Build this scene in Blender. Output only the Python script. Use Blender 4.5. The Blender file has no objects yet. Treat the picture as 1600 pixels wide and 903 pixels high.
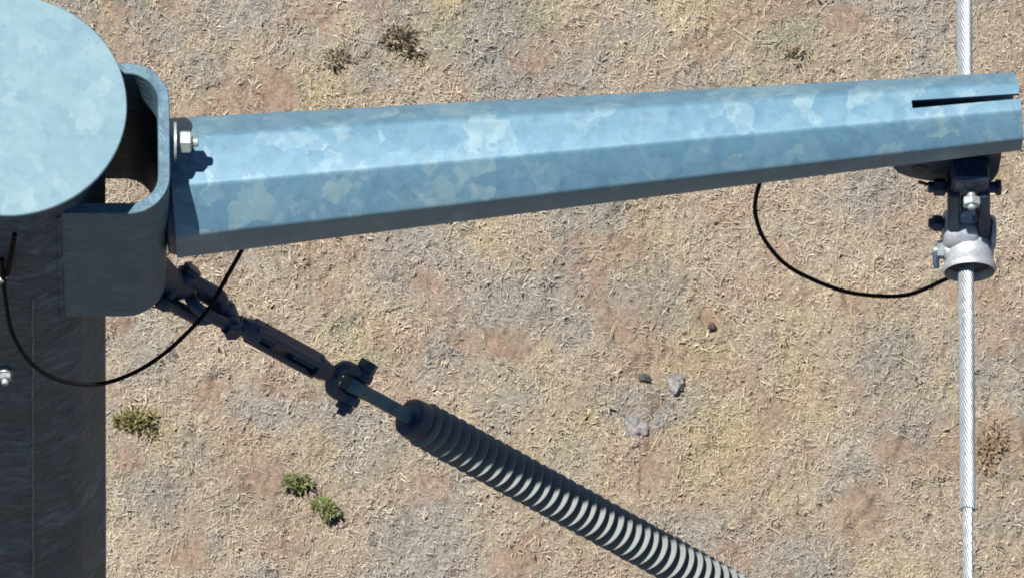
import bpy, bmesh, math
import numpy as np
from mathutils import Vector, Matrix

# ------------------------------------------------------------------ camera, sky, sun, exposure
SC = bpy.context.scene
C = SC.collection
S = 0.00125                        # metres per photo pixel at the pole cap
CAP_Z = 10.4                       # height of the pole top above the ground
THETA = math.radians(67.0)         # the camera looks down this steeply
DIST = 18.0
FPX = DIST / S                     # focal length in photo pixels (1600 wide)
ALPHA = math.atan((800 - 10) / FPX)
F0 = Vector((0, math.cos(THETA), -math.sin(THETA)))
U0 = Vector((0, math.sin(THETA), math.cos(THETA)))
R0 = Vector((1, 0, 0))
CAP = Vector((0, 0, CAP_Z))
ydash = (451.5 - 165) / FPX * DIST
CAM = CAP - F0 * DIST - U0 * ydash
FW = F0 * math.cos(ALPHA) + R0 * math.sin(ALPHA)
RT = R0 * math.cos(ALPHA) - F0 * math.sin(ALPHA)
cam_data = bpy.data.cameras.new('camera')
cam_data.sensor_width = 36.0
cam_data.lens = 36.0 * FPX / 1600.0
cam_data.clip_start = 0.5
cam_data.clip_end = 3000.0
cam = bpy.data.objects.new('camera', cam_data)
C.objects.link(cam)
M = Matrix.Identity(4)
for i in range(3):
    M[i][0] = RT[i]; M[i][1] = U0[i]; M[i][2] = -FW[i]; M[i][3] = CAM[i]
cam.matrix_world = M
SC.camera = cam

SUN = Vector((-0.353, 0.09, 1.0)).normalized()       # towards the sun
world = bpy.data.worlds.new('World')
SC.world = world
world.use_nodes = True
wn = world.node_tree
wn.nodes.clear()
sky = wn.nodes.new('ShaderNodeTexSky')
sky.sky_type = 'NISHITA'
sky.sun_disc = False
sky.sun_elevation = math.asin(SUN.z)
sky.sun_rotation = math.atan2(SUN.x, SUN.y)
sky.altitude = 600
sky.dust_density = 0.4
bg = wn.nodes.new('ShaderNodeBackground')
bg.inputs['Strength'].default_value = 0.05
wo = wn.nodes.new('ShaderNodeOutputWorld')
wn.links.new(sky.outputs[0], bg.inputs[0])
wn.links.new(bg.outputs[0], wo.inputs[0])

sun_data = bpy.data.lights.new('sun', 'SUN')
sun_data.energy = 5.0
sun_data.angle = math.radians(0.53)
sun_data.color = (1.0, 0.955, 0.89)
sun = bpy.data.objects.new('sun', sun_data)
sun.rotation_euler = SUN.to_track_quat('Z', 'Y').to_euler()
C.objects.link(sun)

SC.view_settings.view_transform = 'Standard'
SC.view_settings.look = 'None'
SC.view_settings.gamma = 1.0
SC.view_settings.use_curve_mapping = False
SC.view_settings.exposure = 1.7
SC.cycles.max_bounces = 6
SC.cycles.diffuse_bounces = 1
SC.cycles.filter_width = 1.85

# ------------------------------------------------------------------ helpers
def ray(u, v):
    return (FW * FPX + RT * (u - 800) - U0 * (v - 451.5)).normalized()

def at_y(u, v, ypx):
    """the place seen at (u, v) that lies ypx photo pixels behind (+) or before (-) the pole axis"""
    d = ray(u, v)
    return CAM + d * ((ypx * S - CAM.y) / d.y)

def at_z(u, v, z):
    d = ray(u, v)
    return CAM + d * ((z - CAM.z) / d.z)

def L(x, y, z):
    """photo-pixel sized units measured from the pole axis and the cap top -> metres"""
    return Vector((x * S, y * S, CAP_Z + z * S))

def project(p):
    q = p - CAM
    w = q.dot(FW)
    return 800 + FPX * q.dot(RT) / w, 451.5 - FPX * q.dot(U0) / w

class MB:
    def __init__(self):
        self.v = []; self.f = []
    def add(self, verts, faces):
        o = len(self.v)
        self.v += [Vector(p) for p in verts]
        self.f += [[i + o for i in f] for f in faces]
        return self
    def loft(self, rings, cap0=True, cap1=True, closed=True):
        n = len(rings[0]); vs = [p for r in rings for p in r]; fs = []
        m = n if closed else n - 1
        for k in range(len(rings) - 1):
            for i in range(m):
                j = (i + 1) % n
                fs.append([k * n + i, k * n + j, (k + 1) * n + j, (k + 1) * n + i])
        if cap0: fs.append(list(range(n))[::-1])
        if cap1: fs.append([(len(rings) - 1) * n + i for i in range(n)])
        return self.add(vs, fs)
    def tube(self, pts, r, n=10, cap=True):
        pts = [Vector(p) for p in pts]
        rs = r if isinstance(r, (list, tuple)) else [r] * len(pts)
        rings = []; e = None
        for k, p in enumerate(pts):
            t = (pts[min(k + 1, len(pts) - 1)] - pts[max(k - 1, 0)]).normalized()
            if e is None:
                e = t.orthogonal().normalized()
            else:
                e = (e - t * e.dot(t)).normalized()
            f = t.cross(e)
            rings.append([p + (e * math.cos(2 * math.pi * i / n) + f * math.sin(2 * math.pi * i / n)) * rs[k] for i in range(n)])
        return self.loft(rings, cap, cap)
    def revolve(self, p0, ax, prof, n=24, cap0=True, cap1=True, e=None):
        """prof: (distance along the axis, radius)"""
        ax = ax.normalized()
        e = (ax.orthogonal() if e is None else e - ax * e.dot(ax)).normalized()
        f = ax.cross(e)
        rings = [[p0 + ax * a + (e * math.cos(2 * math.pi * i / n) + f * math.sin(2 * math.pi * i / n)) * r for i in range(n)] for a, r in prof]
        return self.loft(rings, cap0, cap1)
    def box(self, c, ex, ey, ez, bev=0.0):
        """centre and three half-axis vectors; edges cut by bev metres"""
        ax, ay, az = ex.normalized(), ey.normalized(), ez.normalized()
        lx, ly, lz = ex.length, ey.length, ez.length
        bev = min(bev, lx * .45, ly * .45, lz * .45)
        def ring(x, y, z, b):
            pts = [(x - b, -y), (x, -y + b), (x, y - b), (x - b, y), (-x + b, y), (-x, y - b), (-x, -y + b), (-x + b, -y)]
            return [c + ax * p + ay * q + az * z for p, q in pts]
        if bev <= 0: bev = min(lx, ly, lz) * .02
        return self.loft([ring(lx - bev, ly - bev, -lz, bev * .3), ring(lx, ly, -lz + bev, bev), ring(lx, ly, lz - bev, bev), ring(lx - bev, ly - bev, lz, bev * .3)])
    def prism(self, poly, off):
        """flat outline (list of points) swept by the vector off"""
        return self.loft([[p for p in poly], [p + off for p in poly]])
    def build(self, name, m, parent=None, sharp=35, base=None):
        base = base if base is not None else (parent_base(parent) if parent else Vector((0, 0, 0)))
        me = bpy.data.meshes.new(name)
        me.from_pydata([tuple(p - base) for p in self.v], [], self.f)
        bm = bmesh.new(); bm.from_mesh(me)
        bmesh.ops.recalc_face_normals(bm, faces=bm.faces)
        bm.to_mesh(me); bm.free()
        me.polygons.foreach_set('use_smooth', [True] * len(me.polygons))
        me.set_sharp_from_angle(angle=math.radians(sharp))
        me.materials.append(MAT[m])
        o = bpy.data.objects.new(name, me)
        C.objects.link(o)
        if parent: o.parent = parent
        else: o.location = base
        return o

BASES = {}
def parent_base(o):
    b = Vector((0, 0, 0))
    while o is not None:
        b = b + o.location; o = o.parent
    return b

def thing(name, label, cat, base, group=None):
    o = bpy.data.objects.new(name, None)
    o.empty_display_size = 0.1
    o.location = base
    C.objects.link(o)
    return tag(o, label, cat, group)

def tag(o, label=None, cat=None, group=None, kind=None):
    if label: o['label'] = label
    if cat: o['category'] = cat
    if group: o['group'] = group
    if kind: o['kind'] = kind
    return o

def catmull(pts, k=8):
    pts = [Vector(p) for p in pts]
    q = [pts[0] * 2 - pts[1]] + pts + [pts[-1] * 2 - pts[-2]]
    out = []
    for i in range(1, len(q) - 2):
        for j in range(k):
            t = j / k
            a, b, c, d = q[i - 1], q[i], q[i + 1], q[i + 2]
            out.append(0.5 * ((2 * b) + (c - a) * t + (2 * a - 5 * b + 4 * c - d) * t * t + (3 * b - a - 3 * c + d) * t ** 3))
    out.append(pts[-1])
    return out

# ------------------------------------------------------------------ materials
MAT = {}
def new_mat(name):
    m = bpy.data.materials.new(name); m.use_nodes = True
    nt = m.node_tree
    p = nt.nodes['Principled BSDF']
    MAT[name] = m
    return nt, p

def node(nt, typ, **kw):
    n = nt.nodes.new(typ)
    for k, v in kw.items():
        if k in n.inputs: n.inputs[k].default_value = v
        else: setattr(n, k, v)
    return n

def ramp(nt, stops, interp='LINEAR'):
    r = nt.nodes.new('ShaderNodeValToRGB')
    r.color_ramp.interpolation = interp
    e = r.color_ramp.elements
    e[0].position, e[0].color = stops[0][0], (*stops[0][1], 1)
    e[1].position, e[1].color = stops[-1][0], (*stops[-1][1], 1)
    for p, c in stops[1:-1]:
        x = e.new(p); x.color = (*c, 1)
    return r

def galvanised(name, dark, mid, light, cell=28.0, metal=0.6, r0=0.36, r1=0.52, bump=0.05, spec=0.5, dirt=0.0, wave=0.0):
    """hot-dip zinc: irregular crystal patches of slightly different tone and gloss"""
    nt, p = new_mat(name)
    tc = node(nt, 'ShaderNodeTexCoord')
    wob = node(nt, 'ShaderNodeTexNoise'); wob.inputs['Scale'].default_value = 30; wob.inputs['Detail'].default_value = 3
    nt.links.new(tc.outputs['Object'], wob.inputs['Vector'])
    sub = node(nt, 'ShaderNodeVectorMath', operation='MULTIPLY_ADD')
    sub.inputs[1].default_value = (0.05, 0.05, 0.05)
    nt.links.new(wob.outputs['Color'], sub.inputs[0]); nt.links.new(tc.outputs['Object'], sub.inputs[2])
    def cells(sc):
        v = node(nt, 'ShaderNodeTexVoronoi'); v.inputs['Scale'].default_value = sc
        nt.links.new(sub.outputs[0], v.inputs['Vector'])
        s = node(nt, 'ShaderNodeSeparateColor'); nt.links.new(v.outputs['Color'], s.inputs[0])
        return s
    a = cells(cell); b = cells(cell * 2.3)
    big = node(nt, 'ShaderNodeTexNoise'); big.inputs['Scale'].default_value = 5.5; big.inputs['Detail'].default_value = 6; big.inputs['Roughness'].default_value = 0.6
    nt.links.new(tc.outputs['Object'], big.inputs['Vector'])
    m1 = node(nt, 'ShaderNodeMix', data_type='FLOAT'); m1.inputs[0].default_value = 0.34
    nt.links.new(a.outputs[0], m1.inputs[2]); nt.links.new(b.outputs[1], m1.inputs[3])
    m2 = node(nt, 'ShaderNodeMix', data_type='FLOAT'); m2.inputs[0].default_value = 0.42
    nt.links.new(m1.outputs[0], m2.inputs[2]); nt.links.new(big.outputs[0], m2.inputs[3])
    r = ramp(nt, [(0.20, dark), (0.48, mid), (0.60, tuple(.15 * a + .85 * b for a, b in zip(light, mid))), (0.66, tuple(.5 * a + .5 * b for a, b in zip(light, mid))), (0.80, light)])
    nt.links.new(m2.outputs[0], r.inputs[0])
    col = r.outputs[0]
    if dirt:
        # dull grime specks and pale runs left by the dip
        d1 = node(nt, 'ShaderNodeTexNoise'); d1.inputs['Scale'].default_value = 23; d1.inputs['Detail'].default_value = 8; d1.inputs['Roughness'].default_value = 0.7
        nt.links.new(tc.outputs['Object'], d1.inputs['Vector'])
        rd = ramp(nt, [(0.30, (1 - dirt, 1 - dirt, 1 - dirt * .9)), (0.43, (1, 1, 1)), (0.64, (1, 1, 1)), (0.72, (1 + dirt * .9, 1 + dirt * .6, 1 + dirt * .35))])
        nt.links.new(d1.outputs[0], rd.inputs[0])
        mp = node(nt, 'ShaderNodeMapping'); mp.inputs['Scale'].default_value = (40, 40, 5)
        nt.links.new(tc.outputs['Object'], mp.inputs['Vector'])
        d2 = node(nt, 'ShaderNodeTexNoise'); d2.inputs['Scale'].default_value = 1.0; d2.inputs['Detail'].default_value = 4
        nt.links.new(mp.outputs[0], d2.inputs['Vector'])
        rs = ramp(nt, [(0.3, (1 - dirt * .5,) * 3), (0.5, (1, 1, 1)), (0.75, (1 + dirt * .4,) * 3)])
        nt.links.new(d2.outputs[0], rs.inputs[0])
        for src in (rd, rs):
            mm = node(nt, 'ShaderNodeMix', data_type='RGBA', blend_type='MULTIPLY'); mm.inputs[0].default_value = 1.0
            nt.links.new(col, mm.inputs[6]); nt.links.new(src.outputs[0], mm.inputs[7]); col = mm.outputs[2]
    nt.links.new(col, p.inputs['Base Color'])
    p.inputs['Specular IOR Level'].default_value = spec
    mr = node(nt, 'ShaderNodeMapRange'); mr.inputs[1].default_value = 0.2; mr.inputs[2].default_value = 0.8; mr.inputs[3].default_value = r0; mr.inputs[4].default_value = r1
    nt.links.new(m1.outputs[0], mr.inputs[0]); nt.links.new(mr.outputs[0], p.inputs['Roughness'])
    p.inputs['Metallic'].default_value = metal
    fine = node(nt, 'ShaderNodeTexNoise'); fine.inputs['Scale'].default_value = 160; fine.inputs['Detail'].default_value = 4
    nt.links.new(tc.outputs['Object'], fine.inputs['Vector'])
    bm = node(nt, 'ShaderNodeBump'); bm.inputs['Strength'].default_value = bump; bm.inputs['Distance'].default_value = 0.002
    nt.links.new(fine.outputs[0], bm.inputs['Height'])
    if wave:
        # shallow ripples lying across the plate
        mw = node(nt, 'ShaderNodeMapping'); mw.inputs['Scale'].default_value = (20, 20, 34); mw.inputs['Rotation'].default_value = (0, 0.3, 0)
        nt.links.new(tc.outputs['Object'], mw.inputs['Vector'])
        nw = node(nt, 'ShaderNodeTexNoise'); nw.inputs['Scale'].default_value = 1.0; nw.inputs['Detail'].default_value = 6; nw.inputs['Roughness'].default_value = 0.62; nw.inputs['Distortion'].default_value = 1.2
        nt.links.new(mw.outputs[0], nw.inputs['Vector'])
        rw = ramp(nt, [(0.32, (0.55, 0.58, 0.62)), (0.5, (1, 1, 1)), (0.68, (1.6, 1.6, 1.55))])
        nt.links.new(nw.outputs[0], rw.inputs[0])
        mm = node(nt, 'ShaderNodeMix', data_type='RGBA', blend_type='MULTIPLY'); mm.inputs[0].default_value = min(1.0, wave * 55)
        nt.links.new(col, mm.inputs[6]); nt.links.new(rw.outputs[0], mm.inputs[7]); nt.links.new(mm.outputs[2], p.inputs['Base Color'])
        b2 = node(nt, 'ShaderNodeBump'); b2.inputs['Strength'].default_value = 1.0; b2.inputs['Distance'].default_value = wave
        nt.links.new(nw.outputs[0], b2.inputs['Height']); nt.links.new(bm.outputs[0], b2.inputs['Normal'])
        bm = b2
    nt.links.new(bm.outputs[0], p.inputs['Normal'])

galvanised('zinc', (0.042, 0.092, 0.135), (0.053, 0.107, 0.146), (0.092, 0.143, 0.165), cell=20.0, metal=0.2, r0=0.40, r1=0.46, spec=0.3, dirt=0.22)
galvanised('zinc_cap', (0.055, 0.098, 0.122), (0.068, 0.113, 0.136), (0.092, 0.136, 0.152), cell=19, metal=0.2, r0=0.52, r1=0.6, spec=0.2, dirt=0.15)
galvanised('zinc_bracket_shade', (0.030, 0.060, 0.086), (0.040, 0.074, 0.098), (0.056, 0.092, 0.112), cell=24, metal=0.2, r0=0.5, r1=0.6, spec=0.2, dirt=0.22, wave=0.006)  # zinc darkened so the bracket walls' shade sits in the base colour
galvanised('zinc_pole_shade', (0.013, 0.026, 0.042), (0.029, 0.047, 0.067), (0.060, 0.084, 0.108), cell=14, metal=0.2, r0=0.55, r1=0.7, bump=0.3, spec=0.2, dirt=0.3, wave=0.016)  # same steel as the cap, darkened to carry the pole's shade in its colour
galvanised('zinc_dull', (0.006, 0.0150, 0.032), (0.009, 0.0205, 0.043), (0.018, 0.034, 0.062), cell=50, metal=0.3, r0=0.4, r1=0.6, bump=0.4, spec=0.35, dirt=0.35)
galvanised('bolt_zinc', (0.1520, 0.1824, 0.1824), (0.1900, 0.2166, 0.2166), (0.2280, 0.2546, 0.2508), cell=90, metal=0.5, r0=0.35, r1=0.5)
galvanised('aluminium_cast', (0.1687, 0.1778, 0.1961), (0.1961, 0.2080, 0.2262), (0.2280, 0.2417, 0.2599), cell=140, metal=0.45, r0=0.45, r1=0.6, bump=0.35)
galvanised('aluminium_wire', (0.1596, 0.1786, 0.1976), (0.1900, 0.2090, 0.2242), (0.2280, 0.2394, 0.2508), cell=90, metal=0.55, r0=0.3, r1=0.42, bump=0.1)

def plain(name, col, rough, metal=0.0, var=0.15, scale=60, bump=0.1):
    nt, p = new_mat(name)
    tc = node(nt, 'ShaderNodeTexCoord')
    n = node(nt, 'ShaderNodeTexNoise'); n.inputs['Scale'].default_value = scale; n.inputs['Detail'].default_value = 6
    nt.links.new(tc.outputs['Object'], n.inputs['Vector'])
    r = ramp(nt, [(0.3, tuple(c * (1 - var) for c in col)), (0.7, tuple(c * (1 + var) for c in col))])
    nt.links.new(n.outputs[0], r.inputs[0]); nt.links.new(r.outputs[0], p.inputs['Base Color'])
    p.inputs['Roughness'].default_value = rough; p.inputs['Metallic'].default_value = metal
    bm = node(nt, 'ShaderNodeBump'); bm.inputs['Strength'].default_value = bump; bm.inputs['Distance'].default_value = 0.001
    nt.links.new(n.outputs[0], bm.inputs['Height']); nt.links.new(bm.outputs[0], p.inputs['Normal'])
    return nt, p

plain('black_rubber', (0.003, 0.003, 0.0035), 0.8)[1].inputs['Specular IOR Level'].default_value = 0.06
plain('rubber_and_hole_dark', (0.008, 0.008, 0.009), 0.7)
plain('silicone', (0.100, 0.110, 0.106), 0.7, var=0.16, scale=30)[1].inputs['Specular IOR Level'].default_value = 0.12
plain('core_gap_shade', (0.035, 0.039, 0.041), 0.6, var=0.06)  # shade between the sheds put into a darker core colour
plain('weld', (0.0608, 0.0760, 0.0874), 0.6, 0.4)
plain('stone', (0.088, 0.083, 0.080), 0.85, var=0.45, scale=70, bump=0.8)
plain('black_lump', (0.0228, 0.0213, 0.0213), 0.85, var=0.4, scale=70, bump=0.8)
plain('brown_hole_lump', (0.040, 0.027, 0.020), 0.9, var=0.4)
plain('stem', (0.0760, 0.0532, 0.0304), 0.9, var=0.3)

def attr_mat(name, rough=0.75, translucent=0.0):
    nt, p = new_mat(name)
    a = node(nt, 'ShaderNodeAttribute'); a.attribute_name = 'tint'
    nt.links.new(a.outputs['Color'], p.inputs['Base Color'])
    p.inputs['Roughness'].default_value = rough
    p.inputs['Specular IOR Level'].default_value = 0.25
    return nt, p
attr_mat('straw')
attr_mat('leaf', 0.6)

def soil():
    nt, p = new_mat('soil')
    tc = node(nt, 'ShaderNodeTexCoord')
    def nz(sc, det, ro=0.6):
        n = node(nt, 'ShaderNodeTexNoise'); n.inputs['Scale'].default_value = sc; n.inputs['Detail'].default_value = det; n.inputs['Roughness'].default_value = ro
        nt.links.new(tc.outputs['Object'], n.inputs['Vector']); return n
    b = nz(85, 8, 0.72); c = nz(170, 5)
    at = node(nt, 'ShaderNodeAttribute'); at.attribute_name = 'tint'
    r2 = ramp(nt, [(0.30, (0.42, 0.40, 0.40)), (0.44, (0.86, 0.86, 0.86)), (0.55, (1.05, 1.05, 1.04)), (0.72, (1.45, 1.42, 1.38))])
    nt.links.new(b.outputs[0], r2.inputs[0])
    mx = node(nt, 'ShaderNodeMix', data_type='RGBA', blend_type='MULTIPLY'); mx.inputs[0].default_value = 1.0
    nt.links.new(at.outputs['Color'], mx.inputs[6]); nt.links.new(r2.outputs[0], mx.inputs[7])
    nt.links.new(mx.outputs[2], p.inputs['Base Color'])
    p.inputs['Roughness'].default_value = 0.95; p.inputs['Specular IOR Level'].default_value = 0.1
    ad = node(nt, 'ShaderNodeMath', operation='ADD')
    nt.links.new(b.outputs[0], ad.inputs[0]); nt.links.new(c.outputs[0], ad.inputs[1])
    bm = node(nt, 'ShaderNodeBump'); bm.inputs['Strength'].default_value = 1.0; bm.inputs['Distance'].default_value = 0.009
    nt.links.new(ad.outputs[0], bm.inputs['Height']); nt.links.new(bm.outputs[0], p.inputs['Normal'])
soil()

# ------------------------------------------------------------------ ground
rng = np.random.default_rng(7)
def vnoise(x, y, seed):
    xi = np.floor(x).astype(np.int64); yi = np.floor(y).astype(np.int64)
    xf = x - xi; yf = y - yi
    u = xf * xf * (3 - 2 * xf); v = yf * yf * (3 - 2 * yf)
    def h(a, b):
        n = (a * 374761393 + b * 668265263 + seed * 974711) & 0xffffffff
        n = ((n ^ (n >> 13)) * 1274126177) & 0xffffffff
        n = n ^ (n >> 16)
        return (n & 0xffffff) / float(0xffffff)
    return (h(xi, yi) * (1 - u) + h(xi + 1, yi) * u) * (1 - v) + (h(xi, yi + 1) * (1 - u) + h(xi + 1, yi + 1) * u) * v

def fbm(x, y, sc, seed, octs=4):
    t = 0; a = 1.0; n = 0
    for k in range(octs):
        t = t + a * vnoise(x * sc * 2 ** k + 91.7 * k, y * sc * 2 ** k - 37.3 * k, seed + k); n += a; a *= 0.5
    return t / n

corn = [at_z(u, v, 0.0) for u, v in ((0, 0), (1600, 0), (1600, 903), (0, 903))]
GX0 = min(p.x for p in corn); GX1 = max(p.x for p in corn); GY0 = min(p.y for p in corn); GY1 = max(p.y for p in corn)
GCX, GCY = (GX0 + GX1) / 2, (GY0 + GY1) / 2
GW, GH = GX1 - GX0, GY1 - GY0

def ground_h(x, y):
    fade = np.exp(-(((x - GCX) / 6.0) ** 4 + ((y - GCY) / 6.0) ** 4))
    lump = np.abs(fbm(x + 0.02 * fbm(x, y, 30, 71, 2), y, 42.0, 9, 3) - 0.5)
    return ((fbm(x, y, 1.7, 3, 3) - 0.5) * 0.05 + (fbm(x, y, 11.0, 5, 3) - 0.5) * 0.035 + (fbm(x, y, 26.0, 15, 2) - 0.5) * 0.014 - lump * 0.058 + np.clip(fbm(x, y, 16.0, 29, 2) - 0.55, 0, 1) * 0.05) * fade

def axis_coords(c, mid, half):
    fine = np.arange(-mid, mid + 1e-6, 0.0075)
    co = np.arange(mid + 0.03, half, 0.03)
    fine = np.concatenate([-co[::-1], fine, co])
    out = [co[-1]]
    st = 0.06
    while out[-1] < 900: out.append(out[-1] + st); st *= 1.25
    out = np.array(out[1:])
    return c + np.concatenate([-out[::-1], fine, out])

gx = axis_coords(GCX, GW / 2 + 0.25, 3.6); gy = axis_coords(GCY, GH / 2 + 0.25, 3.0)
X, Y = np.meshgrid(gx, gy)
Z = ground_h(X, Y)
nx, ny = len(gx), len(gy)
idx = np.arange(nx * ny).reshape(ny, nx)
quads = np.stack([idx[:-1, :-1], idx[:-1, 1:], idx[1:, 1:], idx[1:, :-1]], -1).reshape(-1, 4)

def np_mesh(name, verts, faces_flat, loop_tot, m, tint=None, smooth=False):
    me = bpy.data.meshes.new(name)
    me.vertices.add(len(verts)); me.vertices.foreach_set('co', verts.astype(np.float32).ravel())
    me.loops.add(len(faces_flat)); me.loops.foreach_set('vertex_index', faces_flat.astype(np.int32))
    me.polygons.add(len(loop_tot))
    st = np.concatenate([[0], np.cumsum(loop_tot)[:-1]])
    me.polygons.foreach_set('loop_start', st.astype(np.int32))
    me.polygons.foreach_set('use_smooth', np.full(len(loop_tot), smooth))
    me.update(calc_edges=True)
    if tint is not None:
        a = me.attributes.new('tint', 'FLOAT_COLOR', 'POINT')
        a.data.foreach_set('color', np.concatenate([tint, np.ones((len(tint), 1))], 1).astype(np.float32).ravel())
    me.materials.append(MAT[m])
    o = bpy.data.objects.new(name, me)
    C.objects.link(o)
    return o

# ---- patches read off the photograph: (pixel u, v, radius in px)
def gp(u, v):
    p = at_z(u, v, 0.0); return p.x, p.y
GS = (GW / 1600)                   # metres per photo pixel on the ground
BARE = [(400, 745, 42), (1020, 715, 40), (440, 150, 34), (660, 440, 30), (1200, 650, 30), (860, 165, 30), (590, 15, 34), (1140, 870, 40), (190, 500, 26), (330, 610, 30), (1110, 495, 18), (800, 540, 30), (960, 500, 30), (1330, 470, 30), (640, 640, 30), (1230, 400, 36), (300, 870, 28), (790, 880, 30), (1390, 700, 30), (200, 720, 30), (1345, 810, 45), (1330, 30, 30)]
YELLOW = [(1130, 700, 130), (1090, 560, 90), (800, 570, 60), (900, 690, 90), (560, 540, 60), (1250, 610, 70), (720, 340, 60), (1230, 760, 60), (960, 400, 60), (700, 15, 50)]
GREY = [(230, 760, 60), (660, 860, 70), (560, 700, 60), (1390, 560, 60), (1270, 880, 60), (480, 60, 60), (240, 60, 50), (760, 90, 60), (1450, 660, 50), (310, 690, 40), (230, 560, 40), (1330, 730, 40), (900, 520, 35), (420, 25, 30), (1040, 500, 35), (960, 330, 40), (1450, 30, 60), (350, 20, 50)]
GREEN = [(548, 515, 28), (585, 560, 25), (1230, 60, 40), (700, 60, 40), (830, 30, 45)]
RUST = [(1545, 705, 34), (1025, 632, 14), (1108, 495, 14)]
def blob(x, y, lst, soft=0.6):
    t = np.zeros_like(x)
    wob = 0.45 + 1.1 * fbm(x, y, 14.0, 88, 3)
    for u, v, r in lst:
        px, py = gp(u, v)
        rr = r * GS
        d = np.hypot(x - px, y - py) / rr * wob
        t = np.maximum(t, np.clip((1.25 - d) / soft, 0, 1))
    return t

def tri_blades(bx, by, bz, ang, lean, length, width, bend, tint_root, tint_tip, twist):
    """five-point blades: root pair, middle pair, tip; lean 0 = upright, pi/2 = flat"""
    n = len(bx)
    dirx, diry = np.cos(ang), np.sin(ang)
    a1 = ang + bend
    d2x, d2y = np.cos(a1), np.sin(a1)
    hl = length * 0.5
    r1 = np.sin(lean) * hl; z1 = np.cos(lean) * hl
    lean2 = np.clip(lean + 0.45, 0, 1.62)
    r2 = np.sin(lean2) * hl; z2 = np.cos(lean2) * hl
    sx, sy = -diry, dirx
    sx2, sy2 = -d2y, d2x
    tw = np.sin(twist) * width * 0.7
    v = np.empty((n, 5, 3))
    for k, s in ((0, -.5), (1, .5)):
        v[:, k] = np.stack([bx + sx * s * width, by + sy * s * width, bz + tw * s], 1)
    mx, my, mz = bx + dirx * r1, by + diry * r1, bz + z1
    for k, s in ((2, .42), (3, -.42)):
        v[:, k] = np.stack([mx + sx2 * s * width, my + sy2 * s * width, mz - tw * s], 1)
    v[:, 4] = np.stack([mx + d2x * r2, my + d2y * r2, np.maximum(mz + z2, bz + 0.002)], 1)
    o = np.arange(n)[:, None] * 5
    f = np.concatenate([o + np.array([[0, 1, 2, 3]]), o + np.array([[3, 2, 4]])], 1).ravel()
    tot = np.tile([4, 3], n)
    tint = np.empty((n, 5, 3))
    tint[:, 0:2] = tint_root[:, None]; tint[:, 2:4] = (tint_root * .4 + tint_tip * .6)[:, None]; tint[:, 4] = tint_tip
    return v.reshape(-1, 3), f, tot, tint.reshape(-1, 3)

PAL = np.array([[0.240, 0.190, 0.140],   # straw
                [0.310, 0.262, 0.208],   # pale straw
                [0.225, 0.155, 0.118],   # reddish litter
                [0.175, 0.165, 0.158],   # grey litter
                [0.285, 0.225, 0.125],   # yellow straw
                [0.160, 0.168, 0.125],   # grey green
                [0.060, 0.052, 0.045]]) * np.array([0.785, 0.815, 0.805])  # dark dead stalk
def straw_tint(x, y, n, smooth=False):
    fa = fbm(x, y, 5.0, 21, 4); fb = fbm(x, y, 7.0, 44, 4); fc = fbm(x, y, 4.0, 63, 3)
    w = np.empty((n, 7))
    w[:, 0] = 0.9
    w[:, 1] = 0.75
    w[:, 2] = 0.25 + 2.0 * np.clip(fb - 0.52, 0, 1) * 3 + 0.6 * blob(x, y, BARE)
    w[:, 3] = 0.24 + 3.4 * np.clip(fa - 0.52, 0, 1) * 3 + 1.8 * blob(x, y, GREY, 1.0)
    w[:, 4] = 0.08 + 1.2 * np.clip(fc - 0.55, 0, 1) * 3 + 1.3 * blob(x, y, YELLOW, 1.0)
    w[:, 5] = 0.05 + 2.5 * blob(x, y, GREEN, 0.9)
    w[:, 6] = 0.20
    rust = blob(x, y, RUST, 0.9)
    w /= w.sum(1, keepdims=True)
    pick = (np.cumsum(w, 1) < rng.random(n)[:, None]).sum(1).clip(0, 6)
    smooth_col = w @ PAL
    w2 = w ** 1.3; w2 /= w2.sum(1, keepdims=True)
    smooth_col = (w2 @ PAL) * (0.84 + 0.34 * fbm(x, y, 3.2, 19, 4))[:, None]
    col = smooth_col if smooth else PAL[pick] * 0.42 + smooth_col * 0.58
    if not smooth: col = col * (0.84 + 0.32 * rng.random((n, 1)))
    col = col * (1 - rust[:, None] * 0.55) + np.array([0.13, 0.08, 0.042]) * rust[:, None] * 0.55 * (0.7 + 0.6 * rng.random((n, 1)))
    return col

gxx, gyy = X.ravel(), Y.ravel()
gt = straw_tint(gxx, gyy, len(gxx), True) * 0.90
bare = np.clip(0.8 * blob(gxx, gyy, BARE, 0.9) * (0.2 + 1.3 * fbm(gxx, gyy, 30, 52, 3)) + np.clip(fbm(gxx, gyy, 6.0, 77, 4) * -5 + 2.05, 0, 0.8), 0, 1)[:, None]
red = np.array([0.168, 0.121, 0.091]) * (0.8 + 0.4 * fbm(gxx, gyy, 18, 33, 3))[:, None]
gt = gt * (1 - bare) + red * bare
g = np_mesh('ground', np.stack([X, Y, Z], -1).reshape(-1, 3), quads.ravel(), np.full(len(quads), 4), 'soil', gt, smooth=True)
tag(g, 'reddish dry soil under the matted straw', kind='structure')

def scatter(n, mx, my):
    return GCX + (rng.random(n) - .5) * (GW + 2 * mx), GCY + (rng.random(n) - .5) * (GH + 2 * my)

MX, MY = 1.3, 1.2
area = (GW + 2 * MX) * (GH + 2 * MY)
VS, FS, TS, CS = [], [], [], []
def push(r):
    o = sum(len(v) for v in VS)
    VS.append(r[0]); FS.append(r[1] + o); TS.append(r[2]); CS.append(r[3])

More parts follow.
